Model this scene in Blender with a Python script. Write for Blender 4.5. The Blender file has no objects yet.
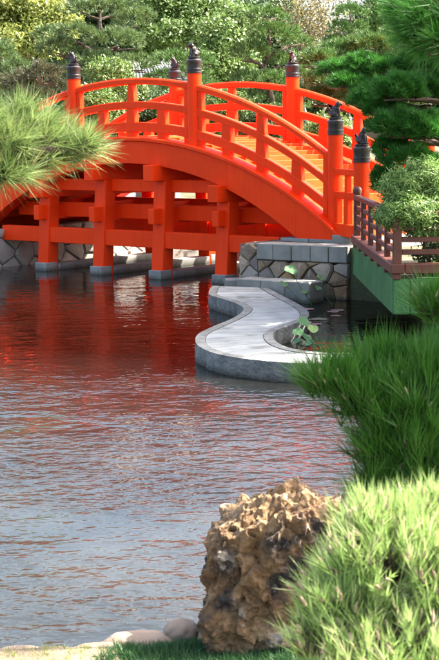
import bpy, bmesh, math, random
import numpy as np
from mathutils import Vector, Matrix, noise

sc = bpy.context.scene
COL = sc.collection
R = math.radians

# ---------------------------------------------------------------- camera
H = 2.7044; PITCH = 0.13675; ROLL = -0.0114; FPX = 1400.0
cd = bpy.data.cameras.new('camera'); cam = bpy.data.objects.new('camera', cd); COL.objects.link(cam)
cd.sensor_fit = 'VERTICAL'; cd.sensor_height = 36.0; cd.sensor_width = 24.0
cd.lens = FPX / 660 * 36.0
cd.clip_start = 0.1; cd.clip_end = 2000
cam.matrix_world = Matrix.Translation((0, 0, H)) @ Matrix.Rotation(math.pi/2 - PITCH, 4, 'X') @ Matrix.Rotation(ROLL, 4, 'Z')
cd.dof.use_dof = True; cd.dof.focus_distance = 25.5; cd.dof.aperture_fstop = 11
sc.camera = cam

# ---------------------------------------------------------------- light
SUN_H = Vector((0.985, 0.17)).normalized(); SUN_EL = R(50)
w = bpy.data.worlds.new('World'); sc.world = w; w.use_nodes = True
nt = w.node_tree; bg = nt.nodes['Background']
sky = nt.nodes.new('ShaderNodeTexSky'); sky.sky_type = 'NISHITA'; sky.sun_disc = False
sky.sun_elevation = SUN_EL; sky.sun_rotation = math.atan2(SUN_H.x, SUN_H.y)
sky.air_density = 1.0; sky.dust_density = 6.0; sky.ozone_density = 0.7
nt.links.new(sky.outputs[0], bg.inputs[0]); bg.inputs[1].default_value = 0.15
sd = bpy.data.lights.new('sun', 'SUN'); sd.energy = 4.7; sd.angle = R(0.53); sd.color = (1.0, 0.93, 0.82)
sun = bpy.data.objects.new('sun', sd); COL.objects.link(sun)
svec = Vector((SUN_H.x*math.cos(SUN_EL), SUN_H.y*math.cos(SUN_EL), math.sin(SUN_EL)))
sun.rotation_euler = (-svec).to_track_quat('-Z', 'Y').to_euler(); sun.location = svec*60
vs = sc.view_settings
vs.view_transform = 'Standard'; vs.look = 'None'; vs.gamma = 1.0; vs.exposure = 2.2; vs.use_curve_mapping = False

# ---------------------------------------------------------------- helpers
def at(px, py, Y):
    """photograph pixel + real distance -> place in the garden"""
    X, Yp = px-219.5, py-330.0
    cr, sr = math.cos(ROLL), math.sin(ROLL)
    X, Yp = X*cr+Yp*sr, -X*sr+Yp*cr
    c, s = math.cos(PITCH), math.sin(PITCH); u = -Yp/FPX
    d = Vector((X/FPX, c+u*s, -s+u*c)); k = Y/d.y
    return Vector((d.x*k, Y, H+d.z*k))
def at_z(px, py, z):
    a = at(px, py, 10.0); d = a-Vector((0, 0, H)); k = (z-H)/d.z
    return Vector((0, 0, H))+d*k

def tag(o, label=None, cat=None, group=None, kind=None):
    if label: o['label'] = label
    if cat: o['category'] = cat
    if group: o['group'] = group
    if kind: o['kind'] = kind
    return o
def empty(name, loc, rz=0, label=None, cat=None, group=None):
    o = bpy.data.objects.new(name, None); COL.objects.link(o); o.empty_display_size = .1
    o.location = loc; o.rotation_euler = (0, 0, rz)
    return tag(o, label, cat, group)
def link(name, me, mat=None, parent=None):
    o = bpy.data.objects.new(name, me); COL.objects.link(o)
    if mat is not None and len(me.materials) == 0: me.materials.append(mat)
    if parent is not None: o.parent = parent
    return o
def mesh_of(name, verts, faces):
    me = bpy.data.meshes.new(name); me.from_pydata([tuple(v) for v in verts], [], faces); me.update(); return me
def smooth(o, ang=None):
    for p in o.data.polygons: p.use_smooth = True
    if ang:
        try: o.data.set_sharp_from_angle(angle=R(ang))
        except Exception: pass
    return o
def bm_obj(name, bm, mat, parent=None, sm=None, bevel=0):
    if bevel:
        bmesh.ops.bevel(bm, geom=list(bm.edges), offset=bevel, segments=1, affect='EDGES', clamp_overlap=True)
    bmesh.ops.recalc_face_normals(bm, faces=bm.faces)
    me = bpy.data.meshes.new(name); bm.to_mesh(me); bm.free()
    o = link(name, me, mat, parent)
    if sm: smooth(o, sm)
    return o
def prism(bm, ring0, ring1):
    a = [bm.verts.new(v) for v in ring0]; b = [bm.verts.new(v) for v in ring1]; n = len(a)
    for i in range(n): bm.faces.new((a[i], a[(i+1) % n], b[(i+1) % n], b[i]))
    bm.faces.new(a[::-1]); bm.faces.new(b)
def box(name, x0, x1, y0, y1, z0, z1, mat, parent=None, bevel=.008, shift=(0, 0)):
    """shift moves the top face (batter)"""
    bm = bmesh.new()
    r = lambda z, s: [(x0+s[0], y0+s[1], z), (x1+s[0], y0+s[1], z), (x1+s[0], y1+s[1], z), (x0+s[0], y1+s[1], z)]
    prism(bm, r(z0, (0, 0)), r(z1, shift))
    return bm_obj(name, bm, mat, parent, bevel=bevel)
def lathe(name, prof, mat, parent=None, n=20, loc=(0, 0, 0), sm=40):
    bm = bmesh.new(); rings = []
    for r, z in prof:
        rings.append([bm.verts.new((loc[0]+r*math.cos(2*math.pi*i/n), loc[1]+r*math.sin(2*math.pi*i/n), loc[2]+z)) for i in range(n)])
    for a, b in zip(rings, rings[1:]):
        for i in range(n): bm.faces.new((a[i], a[(i+1) % n], b[(i+1) % n], b[i]))
    bm.faces.new(rings[0][::-1]); bm.faces.new(rings[-1])
    return bm_obj(name, bm, mat, parent, sm)
def tube_bm(bm, pts, rads, n=8):
    rings = []
    pts = [Vector(p) for p in pts]
    for i, p in enumerate(pts):
        d = (pts[min(i+1, len(pts)-1)]-pts[max(i-1, 0)]).normalized()
        a = d.orthogonal().normalized() if abs(d.z) > .9 else Vector((0, 0, 1)).cross(d).normalized()
        b = d.cross(a)
        rings.append([bm.verts.new(p+(a*math.cos(2*math.pi*k/n)+b*math.sin(2*math.pi*k/n))*rads[i]) for k in range(n)])
    for A, B in zip(rings, rings[1:]):
        # align ring start to avoid twisting
        j = min(range(n), key=lambda q: (A[0].co-B[q].co).length)
        B[:] = B[j:]+B[:j]
        for k in range(n): bm.faces.new((A[k], A[(k+1) % n], B[(k+1) % n], B[k]))
    bm.faces.new(rings[0][::-1]); bm.faces.new(rings[-1])

# ---------------------------------------------------------------- materials
def mat(name):
    m = bpy.data.materials.new(name); m.use_nodes = True
    t = m.node_tree; p = t.nodes['Principled BSDF']; return m, t, p
def N(t, typ, **kw):
    n = t.nodes.new(typ)
    for k, v in kw.items():
        if k in n.inputs: n.inputs[k].default_value = v
        else: setattr(n, k, v)
    return n
def ramp(t, fac, stops):
    r = t.nodes.new('ShaderNodeValToRGB'); e = r.color_ramp.elements
    while len(e) < len(stops): e.new(.5)
    for el, (p, c) in zip(e, stops): el.position = p; el.color = (*c, 1)
    t.links.new(fac, r.inputs[0]); return r.outputs[0]
def coords(t, kind='Object', scale=(1, 1, 1)):
    tc = t.nodes.new('ShaderNodeTexCoord'); mp = t.nodes.new('ShaderNodeMapping'); mp.inputs['Scale'].default_value = scale
    t.links.new(tc.outputs[kind], mp.inputs[0]); return mp.outputs[0]
def world_pos(t, scale=(1, 1, 1)):
    g = t.nodes.new('ShaderNodeNewGeometry'); mp = t.nodes.new('ShaderNodeMapping'); mp.inputs['Scale'].default_value = scale
    t.links.new(g.outputs['Position'], mp.inputs[0]); return mp.outputs[0]
def noise_n(t, vec, scale, detail=4, rough=.55):
    n = N(t, 'ShaderNodeTexNoise'); n.inputs['Scale'].default_value = scale
    n.inputs['Detail'].default_value = detail; n.inputs['Roughness'].default_value = rough
    t.links.new(vec, n.inputs['Vector']); return n.outputs[0]
def mix(t, fac, a, b, mode='MIX'):
    m = t.nodes.new('ShaderNodeMix'); m.data_type = 'RGBA'; m.blend_type = mode
    for s, v in ((0, fac), (6, a), (7, b)):
        if isinstance(v, (int, float)): m.inputs[s].default_value = v
        elif isinstance(v, tuple): m.inputs[s].default_value = (*v, 1)
        else: t.links.new(v, m.inputs[s])
    return m.outputs[2]
def bump(t, p, h, strength=.3, dist=.02):
    b = t.nodes.new('ShaderNodeBump'); b.inputs['Strength'].default_value = strength; b.inputs['Distance'].default_value = dist
    t.links.new(h, b.inputs['Height']); t.links.new(b.outputs[0], p.inputs['Normal'])
def obj_rand(t):
    return t.nodes.new('ShaderNodeObjectInfo').outputs['Random']

def rough_mat(name, stops, scale=3, detail=6, rough=.85, bscale=30, bstr=.4, bdist=.01, per_obj=.0, stain=None, wet=False, streak=None):
    m, t, p = mat(name); v = world_pos(t)
    c = ramp(t, noise_n(t, v, scale, detail), stops)
    if per_obj:
        hs = t.nodes.new('ShaderNodeHueSaturation'); mr = N(t, 'ShaderNodeMapRange')
        if per_obj > .2:
            wn = t.nodes.new('ShaderNodeTexWhiteNoise'); wn.noise_dimensions = '1D'; t.links.new(obj_rand(t), wn.inputs['W']); sm2 = N(t, 'ShaderNodeMapRange'); sm2.inputs['To Min'].default_value = .5; sm2.inputs['To Max'].default_value = 1.3
            t.links.new(wn.outputs['Value'], sm2.inputs[0]); t.links.new(sm2.outputs[0], hs.inputs['Saturation'])
        mr.inputs['To Min'].default_value = 1-per_obj; mr.inputs['To Max'].default_value = 1+per_obj
        t.links.new(obj_rand(t), mr.inputs[0]); t.links.new(mr.outputs[0], hs.inputs['Value']); t.links.new(c, hs.inputs['Color']); c = hs.outputs[0]
    if stain:
        f = ramp(t, noise_n(t, v, stain[1], 5), [(stain[2], (0, 0, 0)), (stain[2]+.12, (1, 1, 1))])
        c = mix(t, f, c, stain[0])
    if streak:
        f = ramp(t, noise_n(t, world_pos(t, (9, 9, .9)), 1.0, 5, .6), [(streak[1], (0, 0, 0)), (streak[1]+.14, (1, 1, 1))])
        c = mix(t, f, c, streak[0])
    p.inputs['Roughness'].default_value = rough
    if wet:   # damp, algae darkened band just above the water
        sz = t.nodes.new('ShaderNodeSeparateXYZ'); t.links.new(v, sz.inputs[0])
        ad = N(t, 'ShaderNodeMath', operation='MULTIPLY_ADD'); ad.inputs[1].default_value = -.12; t.links.new(noise_n(t, v, 7, 5, .7), ad.inputs[0]); t.links.new(sz.outputs['Z'], ad.inputs[2])
        f = N(t, 'ShaderNodeMapRange'); f.inputs['From Min'].default_value = -.045; f.inputs['From Max'].default_value = .035; f.inputs['To Min'].default_value = .8; f.inputs['To Max'].default_value = 0; t.links.new(ad.outputs[0], f.inputs[0])
        c = mix(t, f.outputs[0], c, (.045, .042, .028))
    t.links.new(c, p.inputs['Base Color'])
    bump(t, p, noise_n(t, v, bscale, 5), bstr, bdist)
    return m

def paint_mat(name, col, col2, rough=.42):
    m, t, p = mat(name); v = world_pos(t)
    f = ramp(t, noise_n(t, v, 2.2, 6, .65), [(.35, (0, 0, 0)), (.75, (1, 1, 1))])
    c = mix(t, f, col, col2)
    st = ramp(t, noise_n(t, world_pos(t, (7, 7, .8)), 1.6, 5, .6), [(.5, (0, 0, 0)), (.72, (1, 1, 1))])
    sm_ = t.nodes.new('ShaderNodeMath'); sm_.operation = 'MULTIPLY'; sm_.inputs[1].default_value = .30; t.links.new(st, sm_.inputs[0])
    c = mix(t, sm_.outputs[0], c, tuple(x*.62 for x in col))
    # scuffs and dust
    f2 = ramp(t, noise_n(t, v, 26, 6, .7), [(.66, (0, 0, 0)), (.8, (1, 1, 1))])
    fm = t.nodes.new('ShaderNodeMath'); fm.operation = 'MULTIPLY'; fm.inputs[1].default_value = .35; t.links.new(f2, fm.inputs[0])
    c = mix(t, fm.outputs[0], c, tuple(x*.75+.03 for x in col))
    hs = t.nodes.new('ShaderNodeHueSaturation'); mr = N(t, 'ShaderNodeMapRange'); mr.inputs['To Min'].default_value = .93; mr.inputs['To Max'].default_value = 1.07
    t.links.new(obj_rand(t), mr.inputs[0]); t.links.new(mr.outputs[0], hs.inputs['Value']); t.links.new(c, hs.inputs['Color'])
    t.links.new(hs.outputs[0], p.inputs['Base Color'])
    rr = N(t, 'ShaderNodeMapRange'); rr.inputs['To Min'].default_value = rough-.08; rr.inputs['To Max'].default_value = rough+.15
    t.links.new(noise_n(t, v, 9, 4), rr.inputs[0]); t.links.new(rr.outputs[0], p.inputs['Roughness'])
    bump(t, p, noise_n(t, v, 22, 6, .75), .22, .008); p.inputs['Specular IOR Level'].default_value = .12
    return m

M = {}
M['vermilion'] = paint_mat('vermilion paint', (.86, .050, .005), (.80, .040, .004))
M['deck'] = paint_mat('vermilion deck boards', (.82, .085, .012), (.72, .06, .01), .55)
M['bronze'] = rough_mat('dark bronze', [(.3, (.008, .007, .007)), (.7, (.024, .021, .021))], 8, 5, .38, 60, .3, .004)
M['lion'] = rough_mat('dark cast lion', [(.3, (.007, .005, .005)), (.7, (.026, .012, .010))], 18, 5, .4, 90, .5, .004)
M['concrete'] = rough_mat('pale concrete', [(.3, (.18, .185, .175)), (.7, (.29, .295, .275))], 2.5, 6, .85, 40, .3, .006, .08, wet=True, streak=((.16, .155, .14), .58))
M['paving'] = rough_mat('grey granite paving', [(.3, (.17, .185, .18)), (.5, (.235, .25, .24)), (.7, (.29, .30, .285))], 3.2, 8, .8, 60, .4, .006, .14, ((.11, .115, .10), 2.1, .56))
M['kerb'] = rough_mat('rough grey kerb granite', [(.3, (.10, .105, .095)), (.7, (.24, .245, .225))], 6, 8, .85, 22, 1.0, .035, .12, ((.10, .10, .085), 3.0, .55), wet=True)
M['coping'] = rough_mat('dressed coping stone', [(.3, (.18, .178, .155)), (.7, (.29, .285, .25))], 3.2, 7, .85, 45, .5, .008, .14, wet=True, streak=((.17, .165, .15), .60))
M['stone'] = rough_mat('rubble stone', [(.25, (.13, .082, .048)), (.5, (.27, .195, .12)), (.78, (.37, .295, .205))], 2.0, 6, .9, 22, .9, .02, .38, None, wet=True, streak=((.40, .39, .36), .60))
M['stone_pale'] = rough_mat('pale rubble stone', [(.3, (.26, .235, .20)), (.7, (.42, .39, .34))], 1.6, 6, .9, 22, .8, .02, .18)
M['mortar'] = rough_mat('dark joint mortar', [(.3, (.075, .068, .058)), (.7, (.14, .125, .105))], 6)
M['brown'] = rough_mat('brown stained timber', [(.3, (.075, .020, .010)), (.7, (.125, .036, .019))], 5, 6, .55, 40, .3, .005, .12)
M['green'] = rough_mat('rough green rendered wall', [(.3, (.036, .125, .032)), (.7, (.064, .185, .052))], 2.4, 6, .9, 38, 1.0, .02, 0, ((.10, .15, .10), 1.3, .62), streak=((.03, .07, .03), .56))
M['bark'] = rough_mat('grey brown bark', [(.3, (.05, .035, .025)), (.7, (.13, .09, .065))], 9, 6, .9, 30, .8, .02)
M['bark_pale'] = rough_mat('pale grey bark', [(.3, (.22, .19, .16)), (.7, (.40, .36, .31))], 6, 6, .9, 30, .6, .02)
M['bark_red'] = rough_mat('red brown bark', [(.3, (.12, .05, .03)), (.7, (.24, .11, .06))], 9, 6, .9, 30, .8, .02)
M['bud'] = rough_mat('tan pine buds', [(.3, (.28, .17, .12)), (.7, (.45, .32, .25))], 20, 4, .8)
M['soil'] = rough_mat('pale sandy soil', [(.3, (.11, .085, .05)), (.7, (.24, .19, .12))], 4, 7, .95, 50, .8, .02)
M['ground'] = rough_mat('garden ground', [(.3, (.05, .06, .025)), (.55, (.10, .10, .05)), (.75, (.20, .17, .11))], .7, 8, .95, 20, .8, .03)
M['path'] = rough_mat('sunlit pale path', [(.3, (.50, .47, .41)), (.7, (.66, .63, .56))], 1.2, 6, .9, 40, .3, .01)
M['boulder'] = rough_mat('smooth tan boulder', [(.3, (.16, .115, .08)), (.7, (.29, .215, .15))], 4, 7, .75, 30, .4, .012, .15)
M['rooftile'] = rough_mat('grey roof tile', [(.3, (.24, .24, .24)), (.7, (.40, .40, .39))], 4, 5, .8, 30, .4, .01)
M['plaster'] = rough_mat('white plaster', [(.3, (.60, .57, .52)), (.7, (.76, .73, .68))], 2, 5, .85, 40, .2, .01)
M['darkwood'] = rough_mat('dark timber', [(.3, (.03, .022, .017)), (.7, (.07, .05, .04))], 5, 5, .7)

def leaf_mat(name, stops, transl=.35, rough=.5):
    m, t, p = mat(name)
    a = t.nodes.new('ShaderNodeAttribute'); a.attribute_name = 'var'
    c = ramp(t, a.outputs['Fac'], stops)
    t.links.new(c, p.inputs['Base Color']); p.inputs['Roughness'].default_value = rough
    tr = t.nodes.new('ShaderNodeBsdfTranslucent'); t.links.new(c, tr.inputs['Color'])
    ms = t.nodes.new('ShaderNodeMixShader'); ms.inputs[0].default_value = transl
    t.links.new(p.outputs[0], ms.inputs[1]); t.links.new(tr.outputs[0], ms.inputs[2])
    t.links.new(ms.outputs[0], t.nodes['Material Output'].inputs['Surface'])
    return m
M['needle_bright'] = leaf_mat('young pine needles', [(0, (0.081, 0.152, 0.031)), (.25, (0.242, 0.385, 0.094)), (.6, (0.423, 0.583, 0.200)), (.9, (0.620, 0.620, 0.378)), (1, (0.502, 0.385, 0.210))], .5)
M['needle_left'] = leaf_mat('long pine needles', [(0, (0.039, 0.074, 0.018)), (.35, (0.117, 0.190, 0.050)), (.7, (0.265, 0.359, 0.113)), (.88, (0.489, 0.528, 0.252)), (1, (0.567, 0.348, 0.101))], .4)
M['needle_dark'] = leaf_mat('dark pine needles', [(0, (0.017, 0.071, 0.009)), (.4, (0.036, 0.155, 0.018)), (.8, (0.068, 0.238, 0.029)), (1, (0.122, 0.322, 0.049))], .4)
M['needle_shade'] = leaf_mat('shade darkened pine needles', [(0, (0.014, 0.058, 0.006)), (.4, (0.034, 0.126, 0.011)), (.8, (0.062, 0.196, 0.020)), (1, (0.144, 0.275, 0.041))], .35)  # shade on the middle right pine is put into this darker colour
M['needle_mid'] = leaf_mat('mid green pine needles', [(0, (0.026, 0.064, 0.013)), (.4, (0.062, 0.140, 0.027)), (.8, (0.118, 0.224, 0.046)), (1, (0.195, 0.303, 0.081))], 0.22)
M['needle_far'] = leaf_mat('far pine needles', [(0, (0.037, 0.070, 0.022)), (.4, (0.088, 0.148, 0.043)), (.8, (0.155, 0.240, 0.079)), (1, (0.249, 0.334, 0.122))], 0.22)
M['needle_rust'] = leaf_mat('rusty pine needles', [(0, (0.032, 0.040, 0.020)), (.5, (0.064, 0.080, 0.036)), (.8, (0.112, 0.104, 0.048)), (1, (0.144, 0.064, 0.036))], .3)
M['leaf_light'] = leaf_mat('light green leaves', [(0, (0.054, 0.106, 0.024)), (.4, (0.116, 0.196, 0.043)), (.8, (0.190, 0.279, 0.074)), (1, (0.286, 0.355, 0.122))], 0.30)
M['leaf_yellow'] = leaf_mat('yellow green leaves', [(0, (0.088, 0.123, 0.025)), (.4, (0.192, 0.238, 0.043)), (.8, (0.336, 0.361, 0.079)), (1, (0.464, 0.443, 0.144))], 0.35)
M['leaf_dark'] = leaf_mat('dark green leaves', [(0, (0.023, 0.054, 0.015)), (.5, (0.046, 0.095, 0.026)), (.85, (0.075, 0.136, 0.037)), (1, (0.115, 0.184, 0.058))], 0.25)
M['leaf_shrub'] = leaf_mat('fresh shrub leaves', [(0, (0.056, 0.129, 0.024)), (.35, (0.131, 0.248, 0.048)), (.75, (0.281, 0.396, 0.115)), (1, (0.486, 0.544, 0.288))], .4)
M['leaf_autumn'] = leaf_mat('sparse autumn leaves', [(0, (0.128, 0.120, 0.048)), (.5, (0.240, 0.208, 0.088)), (.85, (0.336, 0.272, 0.112)), (1, (0.360, 0.192, 0.064))], .5)
M['grass'] = leaf_mat('dark mondo grass', [(0, (0.014, 0.049, 0.015)), (.5, (0.032, 0.098, 0.026)), (.85, (0.056, 0.147, 0.041)), (1, (0.098, 0.196, 0.060))], .3)
M['lotus'] = leaf_mat('lotus leaf', [(0, (.06, .17, .06)), (.6, (.10, .24, .08)), (1, (.20, .30, .08))], .3)
M['lilypad'] = leaf_mat('lily pad', [(0, (.06, .12, .06)), (.4, (.14, .13, .09)), (.7, (.17, .10, .09)), (1, (.24, .13, .14))], .1)

def water_mat():
    m, t, p = mat('pond water')
    p.inputs['Roughness'].default_value = .02; p.inputs['IOR'].default_value = 1.333
    v = world_pos(t)
    sy = t.nodes.new('ShaderNodeSeparateXYZ'); t.links.new(v, sy.inputs[0])
    dm = N(t, 'ShaderNodeMapRange'); dm.inputs['From Min'].default_value = 9; dm.inputs['From Max'].default_value = 18; t.links.new(sy.outputs['Y'], dm.inputs[0])
    shallow_sky_lift = ramp(t, noise_n(t, v, .8, 5), [(.35, (.016, .019, .018)), (.65, (.032, .033, .029))])  # paler near water: visible bottom, plus sky reflection lifted in the colour
    deep = ramp(t, noise_n(t, v, .5, 4), [(.35, (.001, .0015, .001)), (.65, (.004, .003, .002))])
    c = mix(t, dm.outputs[0], shallow_sky_lift, deep)
    t.links.new(c, p.inputs['Base Color'])
    v1 = world_pos(t, (1.0, 1.25, 1))
    a = noise_n(t, v1, 5.0, 2.5, .5)
    b = noise_n(t, world_pos(t, (1.0, 1.3, 1)), 14.0, 2, .5)
    g = noise_n(t, world_pos(t, (.35, .6, 1)), 1.0, 3, .55)      # gusts
    ga = ramp(t, g, [(.36, (.28,)*3), (.5, (.8,)*3), (.64, (1.0,)*3)])
    # the breeze ruffles the open water, the pool under the bridge lies calmer
    sx = t.nodes.new('ShaderNodeSeparateXYZ'); t.links.new(v, sx.inputs[0])
    wob = N(t, 'ShaderNodeMath', operation='MULTIPLY_ADD'); wob.inputs[1].default_value = 5.0; t.links.new(g, wob.inputs[0]); t.links.new(sx.outputs['Y'], wob.inputs[2])
    mr = N(t, 'ShaderNodeMapRange'); mr.inputs['From Min'].default_value = 16.5; mr.inputs['From Max'].default_value = 19.5; mr.inputs['To Min'].default_value = 1.0; mr.inputs['To Max'].default_value = .2
    t.links.new(wob.outputs[0], mr.inputs[0])
    gm = N(t, 'ShaderNodeMath', operation='MULTIPLY'); t.links.new(ga, gm.inputs[0]); t.links.new(mr.outputs[0], gm.inputs[1]); ga = gm.outputs[0]
    s = N(t, 'ShaderNodeMath', operation='MULTIPLY_ADD'); s.inputs[1].default_value = .22; t.links.new(b, s.inputs[0]); t.links.new(a, s.inputs[2])
    s2 = N(t, 'ShaderNodeMath', operation='MULTIPLY'); t.links.new(s.outputs[0], s2.inputs[0]); t.links.new(ga, s2.inputs[1])
    lw = noise_n(t, world_pos(t, (1.0, 1.6, 1)), 1.7, 2, .5)
    s3 = N(t, 'ShaderNodeMath', operation='MULTIPLY_ADD'); s3.inputs[1].default_value = .35; t.links.new(lw, s3.inputs[0]); t.links.new(s2.outputs[0], s3.inputs[2])
    bump(t, p, s3.outputs[0], 1.0, .032)
    return m
M['water'] = water_mat()

def rock_mat():
    m, t, p = mat('weathered ochre rock'); v = coords(t)
    c = ramp(t, noise_n(t, v, 4.5, 8, .65), [(.28, (.06, .036, .02)), (.42, (.22, .125, .055)), (.56, (.38, .245, .125)), (.74, (.48, .37, .27))])
    f = ramp(t, noise_n(t, v, 3.1, 6, .6), [(.48, (0, 0, 0)), (.58, (1, 1, 1))])
    c = mix(t, f, c, (.04, .032, .028))
    f3 = ramp(t, noise_n(t, v, 7, 6, .6), [(.60, (0, 0, 0)), (.7, (1, 1, 1))])
    c = mix(t, f3, c, (.55, .47, .37))
    t.links.new(c, p.inputs['Base Color']); p.inputs['Roughness'].default_value = .88
    vo = N(t, 'ShaderNodeTexVoronoi'); vo.inputs['Scale'].default_value = 26; t.links.new(v, vo.inputs['Vector'])
    s = N(t, 'ShaderNodeMath', operation='ADD'); t.links.new(vo.outputs['Distance'], s.inputs[0]); t.links.new(noise_n(t, v, 40, 6, .7), s.inputs[1])
    vo.inputs['Scale'].default_value = 34; bump(t, p, s.outputs[0], 1.0, .035)
    return m
M['rock'] = rock_mat()

# ---------------------------------------------------------------- ground and water
TH = 0.68758; O = Vector((-1.657, 27.75, 0)); W = 3.12
AX = Vector((math.cos(TH), -math.sin(TH), 0)); TR = Vector((math.sin(TH), math.cos(TH), 0))
def L(t, wv, z=0): return O+AX*t+TR*wv+Vector((0, 0, z))
A_ = L(3.74, -1.28); B_ = Vector((2.19, 23.2, 0))
pond = [A_, B_, Vector((3.1, 22.4, 0)), Vector((3.3, 18.9, 0)), Vector((4.2, 17.6, 0)), Vector((3.0, 15.2, 0)), Vector((2.4, 12, 0)), Vector((1.6, 9.2, 0)), Vector((1.0, 7.75, 0)),
        Vector((.5, 7.5, 0)), Vector((-.25, 7.42, 0)), Vector((-.65, 7.36, 0)), Vector((-1.3, 7.30, 0)), Vector((-3, 7.3, 0)), Vector((-7, 8, 0)), Vector((-12, 11, 0)),
        Vector((-13, 24, 0)), L(-9, -1.6), L(-3.74, -1.3), L(-3.74, 7.2), L(3.74, 7.2)]
PZ = [.86, .86, .8, .8, .5, .35, .3, .1, -.04, -.1, -.1, -.1, -.1, -.1, .1, .6, .7, .8, .8, .8, .8]
bm = bmesh.new()
hole = [bm.verts.new((p.x, p.y, z)) for p, z in zip(pond, PZ)]
big = 400
outer = [bm.verts.new(p) for p in ((-big, -big, .9), (0, -big, .9), (big, -big, .9), (big, 20, .9), (big, big, 1.5), (0, big, 1.5), (-big, big, 1.5), (-big, 20, .9))]
es = [bm.edges.new((hole[i], hole[(i+1) % len(hole)])) for i in range(len(hole))]
es += [bm.edges.new((outer[i], outer[(i+1) % len(outer)])) for i in range(len(outer))]
bmesh.ops.triangle_fill(bm, edges=es, use_beauty=True)
low = [bm.verts.new((p.x, p.y, -.8)) for p in pond]
n = len(hole)
for i in range(n): bm.faces.new((hole[i], hole[(i+1) % n], low[(i+1) % n], low[i]))
g = bm_obj('ground', bm, M['ground']); tag(g, kind='structure')
for p in g.data.polygons:
    if p.normal.z < -.5: p.flip()
me = mesh_of('water', [(-14, 6.6, 0), (6, 6.6, 0), (6, 40, 0), (-14, 40, 0)], [(0, 1, 2, 3)])
tag(link('pond_water', me, M['water']), kind='structure')

# pale path on the far bank and paving of the near landing
def sheet(name, pts, z, m):
    me = mesh_of(name, [(p[0], p[1], z) for p in pts], [tuple(range(len(pts)))])
    if me.polygons[0].normal.z < 0: me.polygons[0].flip()
    return tag(link(name, me, m), kind='structure')
sheet('path', [L(-14, 7.9), L(9, 7.9), L(9, 11.5), L(-14, 11.5)], .895, M['path'])

# ---------------------------------------------------------------- rubble walls
def voronoi_cells(w_, h_, size, rng):
    nx = max(1, round(w_/(size*1.12))); ny = max(1, round(h_/(size*.62)))
    pts = []
    for j in range(-1, ny+1):
        for i in range(-1, nx+1):
            pts.append(((i+.5+(.5 if j % 2 else 0)*.9+rng.uniform(-.30, .30))*w_/nx, (j+.5+rng.uniform(-.24, .24))*h_/ny))
    cells = []
    for a, p in enumerate(pts):
        poly = [(0, 0), (w_, 0), (w_, h_), (0, h_)]
        for b, q in enumerate(pts):
            if a == b: continue
            mx, my = (p[0]+q[0])/2, (p[1]+q[1])/2; dx, dy = q[0]-p[0], q[1]-p[1]
            if dx*dx+dy*dy > (size*4)**2: continue
            out = []
            for k in range(len(poly)):
                P, Q = poly[k], poly[(k+1) % len(poly)]
                sp = (P[0]-mx)*dx+(P[1]-my)*dy; sq = (Q[0]-mx)*dx+(Q[1]-my)*dy
                if sp <= 0: out.append(P)
                if (sp < 0 < sq) or (sq < 0 < sp):
                    u = sp/(sp-sq); out.append((P[0]+(Q[0]-P[0])*u, P[1]+(Q[1]-P[1])*u))
            poly = out
            if len(poly) < 3: break
        if len(poly) >= 3:
            ar = abs(sum(poly[k][0]*poly[(k+1) % len(poly)][1]-poly[(k+1) % len(poly)][0]*poly[k][1] for k in range(len(poly))))/2
            if ar > .008: cells.append(poly)
    return cells
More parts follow.
